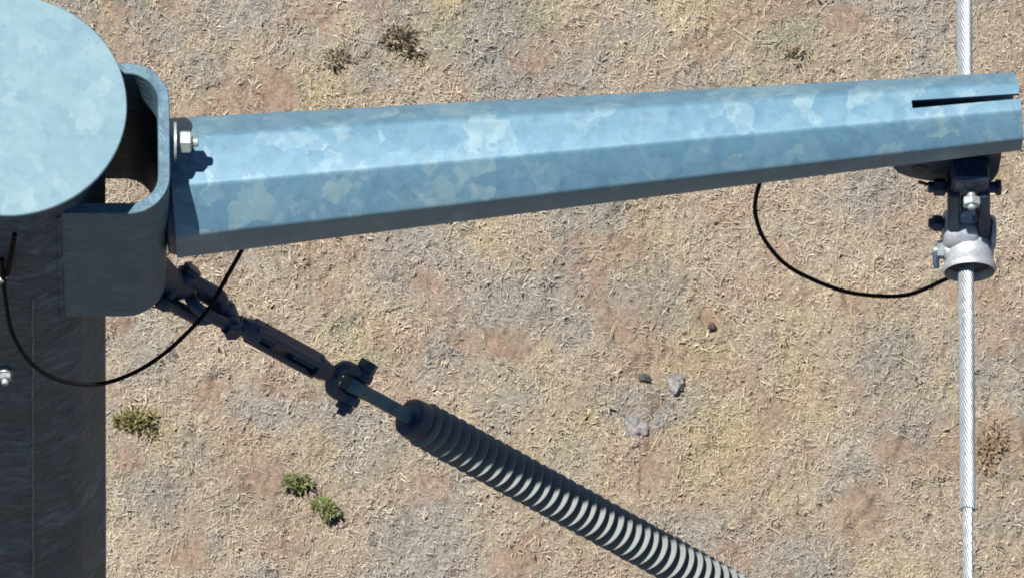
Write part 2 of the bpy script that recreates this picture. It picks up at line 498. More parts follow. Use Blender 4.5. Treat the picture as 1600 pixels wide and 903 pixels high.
def litter(per_m2, lmin, lmax, wmin, wmax, lean0, lean1, zmax):
    n = int(per_m2 * area)
    x, y = scatter(n, MX, MY)
    cover = 0.16 + 1.5 * np.clip(fbm(x, y, 6.0, 77, 4) - 0.30, 0, 1) + 0.55 * np.clip(fbm(x, y, 17.0, 131, 3) - 0.42, 0, 1) - 0.55 * blob(x, y, BARE)
    k = rng.random(n) < cover * 1.35
    x, y = x[k], y[k]; n = len(x)
    z = ground_h(x, y) + rng.random(n) ** 1.5 * zmax
    ln = lmin + (lmax - lmin) * rng.random(n) ** 1.8
    t = straw_tint(x, y, n)
    push(tri_blades(x, y, z, rng.random(n) * 6.283, lean0 + (lean1 - lean0) * rng.random(n), ln, wmin + (wmax - wmin) * rng.random(n),
                    rng.normal(0, 1.0, n), t * 0.9, t * 1.08, rng.random(n) * 6.283))

def tussocks(per_m2, blades, rad, lmin, lmax):
    n = int(per_m2 * area)
    x, y = scatter(n, MX, MY)
    k = rng.random(n) > 0.9 * blob(x, y, BARE); x, y = x[k], y[k]; n = len(x)
    tc = straw_tint(x, y, n)
    size = 0.6 + 0.8 * rng.random(n)
    i = np.repeat(np.arange(n), blades); N = len(i)
    a = rng.random(N) * 6.283; q = np.sqrt(rng.random(N)) * rad * size[i]
    bx = x[i] + np.cos(a) * q; by = y[i] + np.sin(a) * q
    out = a + rng.normal(0, 0.8, N)
    t = tc[i] * (0.75 + 0.5 * rng.random((N, 1)))
    push(tri_blades(bx, by, ground_h(bx, by), out, 0.3 + 0.9 * rng.random(N), (lmin + (lmax - lmin) * rng.random(N)) * size[i],
                    0.0025 + 0.0035 * rng.random(N), rng.normal(0, 0.5, N), t * 0.85, t * 1.1, rng.random(N) * 6.283))

litter(17000, 0.005, 0.025, 0.0016, 0.0040, 1.1, 1.6, 0.006)
litter(2600, 0.015, 0.05, 0.0014, 0.0030, 1.3, 1.6, 0.009)
litter(350, 0.05, 0.12, 0.0016, 0.0030, 1.45, 1.6, 0.010)
tussocks(130, 16, 0.018, 0.010, 0.030)
st = np_mesh('dry_straw', np.concatenate(VS), np.concatenate(FS), np.concatenate(TS), 'straw', np.concatenate(CS))
tag(st, 'matted dry straw and dead grass lying over the soil', 'dry grass', kind='stuff')

# ---- small plants
def plant(name, label, u, v, rx, ry, hgt, cols, nb, group, seed, upright=0.5):
    r = np.random.default_rng(seed)
    p = at_z(u, v, 0.0)
    z0 = float(ground_h(np.array([p.x]), np.array([p.y]))[0])
    root = thing(name, label, 'plant', Vector((p.x, p.y, z0 - 0.005)), group)
    lob = [(float(np.clip(r.normal(0, 0.36), -.65, .65)), float(np.clip(r.normal(0, 0.36), -.65, .65)), 0.55 + 0.5 * r.random()) for _ in range(7)]
    k = r.integers(0, 7, nb)
    lx = np.array([l[0] for l in lob])[k]; ly = np.array([l[1] for l in lob])[k]; lr = np.array([l[2] for l in lob])[k]
    a = r.random(nb) * 6.283; q = np.sqrt(r.random(nb)) * 0.5 * lr
    x = (lx + np.cos(a) * q) * rx; y = (ly + np.sin(a) * q) * ry
    z = hgt * (0.15 + 0.75 * r.random(nb)) * np.clip(1.1 - np.hypot(x / rx, y / ry) ** 2 * 0.6, 0.15, 1)
    cols = np.array(cols)
    t = cols[r.integers(0, len(cols), nb)] * (0.6 + 0.8 * r.random((nb, 1)))
    vv, ff, tt, cc = tri_blades(x, y, z, np.arctan2(y, x) + r.normal(0, .9, nb), upright * r.random(nb) * 1.9, 0.012 + 0.022 * r.random(nb), 0.003 + 0.0045 * r.random(nb), r.normal(0, .6, nb), t * .8, t * 1.15, r.random(nb) * 6.28)
    o = np_mesh('foliage', vv, ff, tt, 'leaf', cc); o.parent = root
    mb = MB()
    for l in lob:
        top = Vector((l[0] * rx * .8, l[1] * ry * .8, hgt * .7))
        mb.tube([Vector((0, 0, 0)), top * .5 + Vector((0, 0, hgt * .1)), top], [.004, .003, .0015], 5)
    mb2 = mb.build('stem', 'stem', None, base=Vector((0, 0, 0))); mb2.parent = root
    return root

GREENS = [(0.10, 0.095, 0.06), (0.0570, 0.0722, 0.0167), (0.0760, 0.0874, 0.0266), (0.0342, 0.0494, 0.0122), (0.1140, 0.1064, 0.0532)]
OLIVE = [(0.0722, 0.0684, 0.0213), (0.0950, 0.0874, 0.0304), (0.0456, 0.0380, 0.0152), (0.1140, 0.0950, 0.0456)]
BROWN = [(0.0342, 0.0243, 0.0122), (0.0494, 0.0380, 0.0182), (0.0213, 0.0152, 0.0091), (0.0836, 0.0646, 0.0380)]
PALE = [(0.1140, 0.0950, 0.0608), (0.1444, 0.1216, 0.0836), (0.0760, 0.0608, 0.0380)]
plant('low_shrub', 'upper of the two green shrubs low in the straw, darker green', 468, 762, 30 * GS, 22 * GS, 0.07, GREENS, 420, 'green shrubs in the dry grass', 1)
plant('low_shrub', 'lower of the two green shrubs low in the straw, brighter green', 513, 804, 26 * GS, 20 * GS, 0.065, [GREENS[0], GREENS[1], (0.08, 0.095, 0.02)], 400, 'green shrubs in the dry grass', 2)
plant('low_shrub', 'olive yellow shrub right beside the shaded steel pole', 211, 656, 30 * GS, 25 * GS, 0.06, OLIVE, 460, 'green shrubs in the dry grass', 3)
plant('dead_shrub', 'dark brown withered shrub above the arm', 624, 68, 36 * GS, 30 * GS, 0.07, BROWN + PALE[:1], 330, 'withered shrubs', 4, 0.9)
plant('dead_shrub', 'pale withered tuft to the left of the dark brown shrub', 530, 102, 22 * GS, 20 * GS, 0.05, PALE + [BROWN[0]], 120, 'withered shrubs', 5, 0.9)
plant('dead_shrub', 'faint brown withered tuft above the arm near the cable', 1235, 92, 24 * GS, 22 * GS, 0.05, PALE, 55, 'withered shrubs', 6, 0.9)
plant('dead_shrub', 'rusty brown withered tuft just right of the cable', 1546, 705, 28 * GS, 46 * GS, 0.04, [(0.115, 0.076, 0.042), (0.137, 0.10, 0.06), (0.09, 0.06, 0.035)], 120, 'withered shrubs', 8, 1.0)

# ---- stones
def stone(label, u, v, rx, ry, rz, m, seed, group='stones in the grass'):
    r = np.random.default_rng(seed)
    bm = bmesh.new(); bmesh.ops.create_icosphere(bm, subdivisions=3, radius=1.0)
    ph = r.random(9) * 6.28
    for w in bm.verts:
        c = w.co
        d = 1 + .16 * math.sin(3.1 * c.x + ph[0]) * math.sin(2.7 * c.y + ph[1]) + .12 * math.sin(6.1 * c.y + ph[2]) * math.sin(5.3 * c.z + ph[3]) + .10 * math.sin(9 * c.x + 4 * c.y + ph[4])
        crack = .28 * math.exp(-((c.x * math.cos(ph[5]) + c.y * math.sin(ph[5]) - .15) / .10) ** 2) + .2 * math.exp(-((c.x * math.sin(ph[5]) - c.y * math.cos(ph[5]) + .25 + .2 * math.sin(4 * c.x)) / .08) ** 2)
        d -= crack * max(c.z, 0)
        w.co = Vector((c.x * rx * d, c.y * ry * d, c.z * rz * d))
    me = bpy.data.meshes.new('stone'); bm.to_mesh(me); bm.free()
    me.materials.append(MAT[m])
    o = bpy.data.objects.new('stone', me); C.objects.link(o)
    p = at_z(u, v, 0.03); o.location = (p.x, p.y, 0.015); o.rotation_euler = (0.1, 0.1, r.random() * 3)
    return tag(o, label, 'stone', group)
stone('cracked grey stone with a dark cleft, upper of the pair', 1057, 597, 17 * GS, 14 * GS, 0.03, 'stone', 11)
stone('cracked grey stone with pitted top, lower of the pair', 994, 666, 20 * GS, 17 * GS, 0.03, 'stone', 12)
stone('small black lump left of the upper grey stone', 1008, 588, 10 * GS, 7 * GS, 0.022, 'black_lump', 13)  # low, very dark lump beside the grey stone
stone('small brownish stone at the edge of bare soil', 1030, 655, 11 * GS, 9 * GS, 0.02, 'stone', 14)
stone('tiny dark brown lump standing for a hole in the straw right of centre', 1113, 507, 7 * GS, 5 * GS, 0.018, 'brown_hole_lump', 15)  # raised brown lump added where there is a small dark hole

# ------------------------------------------------------------------ steel pole (twelve sided, tapered)
pole = thing('steel_pole', 'dark shaded twelve sided steel pole with a round galvanised cap', 'pole', Vector((0, 0, 0)))
def poly12(apothem, z, n=12):
    R = apothem / math.cos(math.pi / n); out = []
    for k in range(n):
        a0 = -math.pi / 2 + math.pi / n + 2 * math.pi * k / n
        a1 = a0
        for da in (-0.035, 0.0, 0.035):
            rr = R * (0.9985 if da else 0.996)
            out.append(Vector((rr * math.cos(a1 + da), rr * math.sin(a1 + da), z)))
    return out
A_TOP = 153 * S
def apothem(z): return A_TOP + (CAP_Z - z) * 0.0105
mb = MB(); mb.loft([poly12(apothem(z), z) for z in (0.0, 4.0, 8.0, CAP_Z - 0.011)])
mb.build('shaft', 'zinc_pole_shade', pole, 12)
mb = MB()
R = 188 * S
mb.revolve(CAP + Vector((0, 0, -0.0105)), Vector((0, 0, 1)), [(0.0, R - 0.002), (0.002, R), (0.0085, R), (0.0105, R - 0.002)], 96)
mb.build('cap_plate', 'zinc_cap', pole, 40)
mb = MB()
base_pl = [(z, A_TOP * 1.75) for z in (0,)]
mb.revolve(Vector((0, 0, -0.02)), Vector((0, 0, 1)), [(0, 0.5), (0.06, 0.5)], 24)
mb.build('base_plate', 'zinc_pole_shade', pole)
# the seam running down one arris
seam = []
for k in range(60):
    z = CAP_Z - 0.50 - k * 0.03
    a = -math.pi / 2 + math.pi / 12
    R12 = apothem(z) / math.cos(math.pi / 12) * 0.9975
    seam.append(Vector((R12 * math.cos(a) + 0.0011 * math.sin(k * 2.1) + 0.0012 * math.sin(k * 0.83 + 1) * math.sin(k * 0.31), R12 * math.sin(a), z)))
MB().tube(seam, [0.0022 + 0.0006 * math.sin(k * 1.7) for k in range(60)], 6).build('seam', 'weld', pole)

# U-shaped bracket welded to the pole: bent plate standing upright, open towards the pole
BR_T = -126          # its upper edge, px units below the cap
BR_H = 415
def u_path(off, nseg=8):
    """plan outline of the bent plate, off = inset from the outer face (px)"""
    xo, yo, r = 257 - off, 130 - off, 66 - off
    pts = [Vector((60, -yo))]
    for k in range(nseg + 1):
        a = -math.pi / 2 + (math.pi / 2) * k / nseg
        pts.append(Vector((xo - r + r * math.cos(a), -yo + r + r * math.sin(a))))
    for k in range(nseg + 1):
        a = (math.pi / 2) * k / nseg
        pts.append(Vector((xo - r + r * math.cos(a), yo - r + r * math.sin(a))))
    pts.append(Vector((60, yo)))
    return pts
out_p, in_p = u_path(0), u_path(19)
rings = []
for (o_, i_) in zip(out_p, in_p):
    c = []
    for (q, z) in ((o_ * .93 + i_ * .07, BR_T), (o_, BR_T - 2), (o_, BR_T - BR_H + 2), (o_ * .93 + i_ * .07, BR_T - BR_H), (i_ * .93 + o_ * .07, BR_T - BR_H), (i_, BR_T - BR_H + 2), (i_, BR_T - 2), (i_ * .93 + o_ * .07, BR_T)):
        c.append(L(q.x, q.y, z))
    rings.append(c)
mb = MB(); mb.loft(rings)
bracket = mb.build('arm_bracket', 'zinc_bracket_shade', pole, 30)
bracket['label'] = 'bent steel bracket with a bright upper edge'
for ys in (-1, 1):
    pts = []
    for k in range(20):
        z = BR_T - 2 - BR_H * k / 19
        zz = CAP_Z + z * S
        ap = apothem(zz) / S
        y = ys * 132
        # where the bracket wall meets the twelve sided shaft
        x = math.sqrt(max((ap * 1.012) ** 2 - y * y, 0)) - 3
        pts.append(L(x, y, z))
    MB().tube(pts, 5 * S, 8).build('weld_bead', 'zinc_pole_shade', bracket)

# earthing studs on the pole front
def hex_nut(mb, c, ax, r, h, e=None):
    mb.revolve(c - ax.normalized() * h / 2, ax, [(0, r * .9), (h * .12, r), (h * .88, r), (h, r * .9)], 6, e=e)
def stud(u, v, ln, nm, lab):
    p0 = at_y(u, v, -apothem(CAP_Z - 0.7) / S)
    fwd = Vector((0, -1, 0))
    mb = MB(); mb.revolve(p0, fwd, [(-0.01, 0.0075), (ln, 0.0075), (ln + .002, 0.006)], 12)
    o = mb.build(nm, 'bolt_zinc', pole); o['label'] = lab
    mb = MB(); hex_nut(mb, p0 + fwd * (ln * 0.62), fwd, 0.0145, 0.012); mb.build('nut', 'bolt_zinc', o)
    mb = MB(); mb.revolve(p0 + fwd * (ln * .36), fwd, [(0, .016), (.003, .016)], 20); mb.build('washer', 'bolt_zinc', o)
    return p0
stud(8, 573, 0.036, 'earth_stud', 'bright bolt on the shaded pole face')
P_STUD = stud(1, 415, 0.034, 'earth_stud', 'earthing bolt holding the cable lug')

# ------------------------------------------------------------------ arm
# arm axis: base at the bracket, tip rises a little and swings slightly back
arm_b = at_y(272, 294, 0)
arm_t = at_y(1592, 174, 112)
arm = thing('steel_crossarm', 'tapered eight sided galvanised steel arm reaching out from the pole', 'crossarm', arm_b)
ax = (arm_t - arm_b).normalized()
ay = Vector((0, 1, 0)); ay = (ay - ax * ay.dot(ax)).normalized()
az = ax.cross(ay)
ARM_L = (arm_t - arm_b).length
def half_at(t):                       # half the width across flats along the arm, t in 0..1
    return (104 + (58.5 - 104) * t) * S
def octagon(h, rad, seg=3, shift=0.0):
    """rounded octagon with flats up and down, as (y, z) pairs, starting on the top flat and going round"""
    R = h / math.cos(math.pi / 8); pts = []
    for k in range(8):
        a = math.pi / 2 - math.pi / 8 - k * math.pi / 4
        cx, cz = (R - rad / math.cos(math.pi / 8)) * math.cos(a), (R - rad / math.cos(math.pi / 8)) * math.sin(a)
        for j in range(seg + 1):
            b = a + math.pi / 8 - (math.pi / 4) * j / seg
            pts.append((cx + rad * math.cos(b), cz + rad * math.sin(b)))
    return pts
def arm_pt(t, y, z): return arm_b + ax * (ARM_L * t) + ay * y + az * z
T_SL = (1421 - 272) / (1592 - 272)
mb = MB()
ts = [-0.004, .25, .5, .75, T_SL]
mb.loft([[arm_pt(t, y, z) for y, z in octagon(half_at(t), 0.016)] for t in ts], True, False)
mb.build('arm_tube', 'zinc', arm, 50)
# slotted sleeve welded over the tip: an eight sided ring open along its top flat
def c_ring(t, slot):
    h = half_at(t) + 0.5 * S; th = 8 * S
    o = octagon(h, 0.014); i = octagon(h - th, 0.010)
    # drop nothing, but start and end at the slot edges on the top flat
    yo = [(slot / 2, h)] + o + [(-slot / 2, h)]
    yi = [(slot / 2, h - th)] + i + [(-slot / 2, h - th)]
    return [arm_pt(t, y, z) for y, z in yo] + [arm_pt(t, y, z) for y, z in reversed(yi)]
mb = MB()
mb.loft([c_ring(T_SL, 14 * S), c_ring(.93, 11.5 * S), c_ring(.9985, 9 * S)])
sl = mb.build('end_sleeve', 'zinc', arm, 50)
sl['label'] = 'slotted steel sleeve at the arm tip'
# base flange and its bolts through the bracket
fl = MB()
def rrect(hy, hz, r, n=5):
    pts = []
    for cy, cz, a0 in ((hy - r, hz - r, 0), (-hy + r, hz - r, 90), (-hy + r, -hz + r, 180), (hy - r, -hz + r, 270)):
        for k in range(n + 1):
            a = math.radians(a0 + 90 * k / n); pts.append((cy + r * math.cos(a), cz + r * math.sin(a)))
    return pts
for_b = arm_b
fl.loft([[arm_pt(t, y, z) for y, z in octagon(half_at(0) * k, 0.016)] for t, k in ((-0.0135, .9), (-0.012, .93), (-0.003, .965), (0.001, .965))])
fl.build('base_flange', 'zinc_dull', arm, 40)
for (yy, vv) in ((6, 222), (6, 418)):
    p = at_y(268, vv, yy) if vv == 222 else L(258, 6, BR_T - 350)
    p.x = 263.6 * S
    b = MB(); b.revolve(p, Vector((1, 0, 0)), [(0, 8 * S), (37 * S, 8 * S), (39 * S, 6.5 * S)], 14); bo = b.build('bolt', 'bolt_zinc', arm)
    b = MB(); hex_nut(b, p + Vector((18 * S, 0, 0)), Vector((1, 0, 0)), 18.5 * S, 19 * S, e=Vector((0, 0.5, 0.87))); b.build('nut', 'bolt_zinc', bo)
    b = MB(); b.revolve(p, Vector((1, 0, 0)), [(0, 31 * S), (4 * S, 31 * S)], 28); b.build('washer', 'bolt_zinc', bo)

# vang under the tip: upright plate with rounded ends and a dark disc for its spare hole
YH = 36
tip_y = YH
YV = 76
vpx = [(1394, 252), (1396, 263), (1404, 271), (1420, 277), (1445, 282), (1480, 287), (1545, 287), (1553, 281), (1560, 268), (1564, 250), (1566, 226), (1394, 232)]
poly = [at_y(u, v, YV - 8) for u, v in vpx]
mb = MB(); mb.prism(poly, Vector((0, 16 * S, 0))); vang = mb.build('vang_plate', 'zinc_dull', arm, 30)
hp = at_y(1437, 264, YV - 8)
MB().revolve(hp + Vector((0, -0.0015, 0)), Vector((0, 1, 0)), [(0, 13 * S), (0.001, 13 * S)], 20).build('dark_hole_disc', 'rubber_and_hole_dark', vang)  # flat near-black disc laid on the plate for the hole's darkness
mb = MB()
mb.box(at_y(1515, 276, YV - 26), Vector((30 * S, 0, 0)), Vector((0, 20 * S, 0)), Vector((0, 0, 34 * S)), .006)
mb.build('lug', 'zinc_dull', vang)

# ------------------------------------------------------------------ suspension assembly hanging from the vang
YC = 6
YP = 46
pin1 = at_y(1514, 293, YP)
pin2 = at_y(1514, 356, YC)
hg = thing('hanger_clevis', 'dark steel clevis hanging between arm tip and cable clamp', 'clevis', pin1)
X1 = Vector((1, 0, 0))
k1 = (DIST + (CAP_Z - pin1.z) * .92) / DIST
def W(px): return px * S * k1
for cx in (1490, 1537):
    a = at_y(cx, 289, YP); b = at_y(cx, 350, YC + 20)
    d = (b - a)
    mb = MB(); mb.box((a + b) / 2 + d * .03, X1 * W(9.5), Vector((0, 1, 0)) * W(22), d * .56, .004)
    mb.build('strap', 'zinc_dull', hg)
def xpin(parent, u0, u1, v, y, r, nm, mat, head=None, nut=None):
    a = at_y(u0, v, y); b = at_y(u1, v, y)
    mb = MB(); mb.revolve(a, b - a, [(0, r * .85), (.002, r), ((b - a).length - .002, r), ((b - a).length, r * .85)], 14)
    o = mb.build(nm, mat, parent)
    if head:
        hu, hw, hr = head; c = at_y(hu, v, y); mb = MB(); hex_nut(mb, c, X1, hr, hw, Vector((0, 1, 0))); mb.build('head', mat, o)
    if nut:
        hu, hw, hr = nut; c = at_y(hu, v, y); mb = MB(); hex_nut(mb, c, X1, hr, hw, Vector((0, 1, .3))); mb.build('nut', mat, o)
    return o
xpin(hg, 1450, 1560, 293, YP, W(9), 'pin', 'zinc_dull', (1560, W(8), W(14)), (1468, W(18), W(14)))
o = at_y(1436, 290, YC)
MB().tube([at_y(1452, 289, YP), at_y(1436, 285, YP - 2)], W(3), 6).build('split_pin', 'zinc_dull', hg)
mb = MB(); mb.box((pin1 * .62 + pin2 * .38), X1 * W(13), Vector((0, 1, 0)) * W(9), (pin2 - pin1) * .42, .004); mb.build('link', 'zinc_dull', hg)
nb = at_y(1518, 316, YC + 6)
bo = MB().revolve(nb + Vector((0, W(26), 0)), Vector((0, -1, 0)), [(0, W(7)), (W(36), W(7)), (W(38), W(5))], 12).build('bolt', 'bolt_zinc', hg)
mb = MB(); hex_nut(mb, nb, Vector((0, -1, 0)), W(14.5), W(13), Vector((0, 0, 1))); mb.build('nut', 'bolt_zinc', bo)

cl_c = at_y(1514, 383, YC)          # cable axis passes here
clamp = thing('cable_clamp', 'light grey aluminium suspension clamp holding the cable', 'clamp', cl_c)
k2 = (DIST + (CAP_Z - cl_c.z) * .92) / DIST
def K(px): return px * S * k2
yv = Vector((0, 1, 0)); zv = Vector((0, 0, 1))
c0 = cl_c + Vector((K(-1), 0, 0))
mb = MB()
prof = [(-46, 38.5), (-46.5, 40.5), (-42, 42.5), (-36, 41.5), (-29, 38), (-22, 37.5), (-8, 41), (6, 42), (20, 41), (30, 38), (36, 38), (43, 41), (46, 39), (46, 36)]
mb.revolve(c0, yv, [(K(a), K(r)) for a, r in prof] + [(K(40), K(30)), (K(0), K(26)), (K(-38), K(34)), (K(-46), K(37.5))], 40, False, False)
body = mb.build('clamp_body', 'aluminium_cast', clamp, 40)
mb = MB(); mb.revolve(c0, yv, [(K(-34), K(33)), (K(-16), K(22)), (K(30), K(20)), (K(36), K(31))], 32)
mb.build('rubber_insert', 'rubber_and_hole_dark', clamp)
mb = MB(); hc = c0 + Vector((K(-14), K(16), K(24)))
mb.revolve(hc - X1 * K(28), X1, [(0, K(23)), (K(3), K(29)), (K(8), K(31.5)), (K(46), K(31.5)), (K(52), K(29)), (K(55), K(23))], 28)
mb.build('saddle', 'aluminium_cast', body, 50)
mb = MB(); hc = c0 + Vector((K(36), K(14), K(18)))
mb.revolve(hc - X1 * K(4), X1, [(0, K(24)), (K(2), K(27)), (K(7), K(27)), (K(9), K(24))], 28)
mb.build('ear', 'aluminium_cast', body, 50)
p2 = c0 + Vector((0, K(20), K(40)))
def cpin(x0, x1, r, nm, c, mat, head, nut):
    a = c + X1 * K(x0); mb = MB(); mb.revolve(a, X1, [(0, K(r * .8)), (K(2), K(r)), (K(x1 - x0 - 2), K(r)), (K(x1 - x0), K(r * .8))], 14)
    o = mb.build(nm, mat, clamp)
    if head is not None: mb = MB(); hex_nut(mb, c + X1 * K(head), X1, K(r * 1.7), K(9), yv); mb.build('head', mat, o)
    if nut is not None: mb = MB(); hex_nut(mb, c + X1 * K(nut), X1, K(r * 1.75), K(15), yv); mb.build('nut', mat, o)
    return o
cpin(-66, 36, 8, 'pin', p2, 'zinc_dull', None, -52)
# side boss with the bond bolt
bc = c0 + Vector((K(-32), -K(10), K(4)))
mb = MB(); mb.revolve(bc, -X1, [(-K(14), K(20)), (0, K(19)), (K(5), K(17))], 24); mb.build('boss', 'aluminium_cast', body)
bb = MB(); bb.revolve(bc, -X1, [(0, K(6)), (K(24), K(6)), (K(25), K(5))], 12); bbo = bb.build('bond_bolt', 'bolt_zinc', clamp)
bb = MB(); hex_nut(bb, bc - X1 * K(13), X1, K(15), K(11), Vector((0, 0, 1))); bb.build('nut', 'bolt_zinc', bbo)
bb = MB(); bb.revolve(bc - X1 * K(5), -X1, [(0, K(17)), (K(3), K(17))], 20); bb.build('washer', 'bolt_zinc', bbo)
lug_p = bc + Vector((-K(16), -K(16), -K(4)))
bb = MB(); bb.tube([bc - X1 * K(18), bc + Vector((-K(20), -K(14), -K(4))), bc + Vector((-K(19), -K(28), -K(10)))], [K(6), K(5.5), K(4)], 8); bb.build('cable_lug', 'zinc_dull', bbo)

# ------------------------------------------------------------------ earth wire with helical armour rods
wz = cl_c.z
wa, wb = at_z(1506.5, 0, wz), at_z(1512.5, 903, wz)
wdir = (wb - wa).normalized()
wire = thing('earth_wire', 'bright stranded aluminium cable running through the clamp below the arm tip', 'cable', cl_c)
wc = wa + wdir * ((cl_c - wa).dot(wdir))
far_end, near_end = wc - wdir * 14.0, wc + wdir * 14.0
MB().tube([far_end, near_end], K(6.2), 10).build('core', 'aluminium_wire', wire)
ARM_END = (at_z(1511.5, 795, wz) - wc).dot(wdir)
def helix(R, r, n_str, pitch, s0, s1, nm, mat, parent, step, sides=6):
    e = wdir.orthogonal().normalized(); f = wdir.cross(e)
    objs = []
    cnt = int((s1 - s0) / step)
    for q in range(n_str):
        pts = []
        for k in range(cnt + 1):
            s = s0 + (s1 - s0) * k / cnt
            a = 2 * math.pi * (q / n_str - s / pitch)
            pts.append(wc + wdir * s + (e * math.cos(a) + f * math.sin(a)) * R)
        objs.append(MB().tube(pts, r, sides).build(nm, mat, parent, 80))
    return objs
helix(K(10.2), K(2.45), 14, 0.19, -1.05, ARM_END, 'armour_rod', 'aluminium_wire', wire, 0.010)
helix(K(6.4), K(2.0), 11, 0.23, ARM_END - .02, ARM_END + 1.6, 'wire_strand', 'aluminium_wire', wire, 0.014)
helix(K(6.4), K(2.0), 11, 0.23, -2.4, -1.03, 'wire_strand', 'aluminium_wire', wire, 0.02)

# ------------------------------------------------------------------ insulator string
I0 = at_y(300, 465, -54)
I1 = at_y(1165, 938, -196)
d = (I1 - I0).normalized()
def on_line(u):
    lo, hi = -0.5, 3.0
    for _ in range(50):
        m = (lo + hi) / 2
        if project(I0 + d * m)[0] < u: lo = m
        else: hi = m
    return lo
view = -FW
e_img = d.cross(view).normalized()            # across the string as seen in the photo
if e_img.dot(U0) < 0: e_img = -e_img
e_dep = d.cross(e_img).normalized()           # towards the camera side
if e_dep.dot(view) < 0: e_dep = -e_dep
def q(t, a=0.0, b=0.0): return I0 + d * t + e_img * a + e_dep * b
kk = (DIST + (CAP_Z - I0.z) * .92) / DIST
def Q(px): return px * S * kk

# lug plate welded to the bracket's lower corner carries the first shackle
t_l = on_line(272)
lugc = q(t_l)
mb = MB()
lp = [L(205, lugc.y / S - 7, -430), L(262, lugc.y / S - 7, -430)]
top_l = Vector((250 * S, lugc.y, CAP_Z + (BR_T - BR_H + 60) * S))
poly = [Vector((190 * S, lugc.y, CAP_Z + (BR_T - BR_H + 90) * S)), Vector((238.5 * S, lugc.y, CAP_Z + (BR_T - BR_H + 90) * S))]
c2 = Vector((lugc.x, lugc.y, lugc.z))
for k in range(9):
    a = math.radians(60 - 150 * k / 8 )
    poly.append(c2 + Vector((math.cos(a) * Q(30), 0, math.sin(a) * Q(30))))
poly.append(Vector((190 * S, lugc.y, CAP_Z + (BR_T - BR_H - 10) * S)))
mb.prism([p + Vector((0, -9 * S, 0)) for p in poly], Vector((0, 18 * S, 0)))
mb.build('string_lug', 'zinc_dull', pole, 40)

def shackle(name, label, t_pin, t_bow, half, r, across, nm_pin='pin', over=14):
    """pin at t_pin, bow at t_bow, legs apart along 'across'"""
    root = thing(name, label, 'shackle', q(t_pin), 'shackles in the insulator string')
    pts = []
    sgn = 1 if t_bow > t_pin else -1
    rb = half
    tb = t_bow - sgn * rb
    pts.append(I0 + d * (t_pin - sgn * Q(4)) + across * half)
    pts.append(I0 + d * (t_pin + (tb - t_pin) * .5) + across * half)
    for k in range(11):
        a = math.pi / 2 - math.pi * k / 10
        pts.append(I0 + d * (tb + sgn * rb * math.cos(a)) + across * (rb * math.sin(a)))
    pts.append(I0 + d * (t_pin + (tb - t_pin) * .5) - across * half)
    pts.append(I0 + d * (t_pin - sgn * Q(4)) - across * half)
    MB().tube(pts, r, 12).build('bow', 'zinc_dull', root)
    for s in (-1, 1):
        b = MB(); b.revolve(I0 + d * t_pin + across * (s * half) - across * r * .8, across, [(0, r * 1.55), (r * .25, r * 1.7), (r * 1.35, r * 1.7), (r * 1.6, r * 1.55)], 16); b.build('eye', 'zinc_dull', root)
    b = MB(); b.revolve(I0 + d * t_pin - across * (half + Q(over)), across, [(0, r * .7), (Q(2), r * .85), (2 * half + 2 * Q(over), r * .85)], 12); po = b.build(nm_pin, 'zinc_dull', root)
    b = MB(); hex_nut(b, I0 + d * t_pin + across * (half + Q(over) - Q(2)), across, r * 1.45, Q(12)); b.build('head', 'zinc_dull', po)
    b = MB(); hex_nut(b, I0 + d * t_pin - across * (half + Q(over) - Q(8)), across, r * 1.45, Q(12)); b.build('nut', 'zinc_dull', po)
    cp = I0 + d * t_pin - across * (half + Q(over) + Q(-1))
    MB().tube([cp + d * Q(7), cp - d * Q(9) - across * Q(5)], Q(1.5), 5).build('split_pin', 'zinc_dull', po)
    return root
t1 = on_line(274); t2 = on_line(340); t3 = on_line(300)
acr1 = (e_img * .94 + e_dep * .34).normalized()
acr2 = (e_dep * .86 - e_img * .51).normalized()
shackle('bow_shackle', 'dark steel bow shackle pinned to the lug below the bracket', t1, t2, Q(26), Q(11), acr1, over=15)
# second shackle caught in the first, pin at the turnbuckle eye
t_eye = on_line(357)
def shackle2():
    root = thing('bow_shackle', 'dark steel bow shackle linking the first shackle to the turnbuckle', 'shackle', q(t_eye), 'shackles in the insulator string')
    half, r = Q(21), Q(10)
    tb = on_line(297) + half
    pts = [q(t_eye + Q(4)) + acr2 * half * .8, q((t_eye + tb) / 2) + acr2 * half]
    for k in range(11):
        a = math.pi / 2 - math.pi * k / 10
        pts.append(I0 + d * (tb - half * math.cos(a)) + acr2 * half * math.sin(a))
    pts += [q((t_eye + tb) / 2) - acr2 * half, q(t_eye + Q(4)) - acr2 * half * .8]
    MB().tube(pts, r, 12).build('bow', 'zinc_dull', root)
    b = MB(); b.revolve(q(t_eye) - acr2 * (half + Q(14)), acr2, [(0, r * .7), (Q(2), r * .85), (2 * half + Q(28), r * .85)], 12); po = b.build('pin', 'zinc_dull', root)
    b = MB(); hex_nut(b, q(t_eye) + acr2 * (half + Q(10)), acr2, r * 1.5, Q(12)); b.build('head', 'zinc_dull', po)
    for s in (-1, 1):
        b = MB(); b.revolve(q(t_eye) + acr2 * (s * half * .8) - acr2 * r * .7, acr2, [(0, r * 1.5), (r * .3, r * 1.65), (r * 1.1, r * 1.65), (r * 1.4, r * 1.5)], 16); b.build('eye', 'zinc_dull', root)
shackle2()

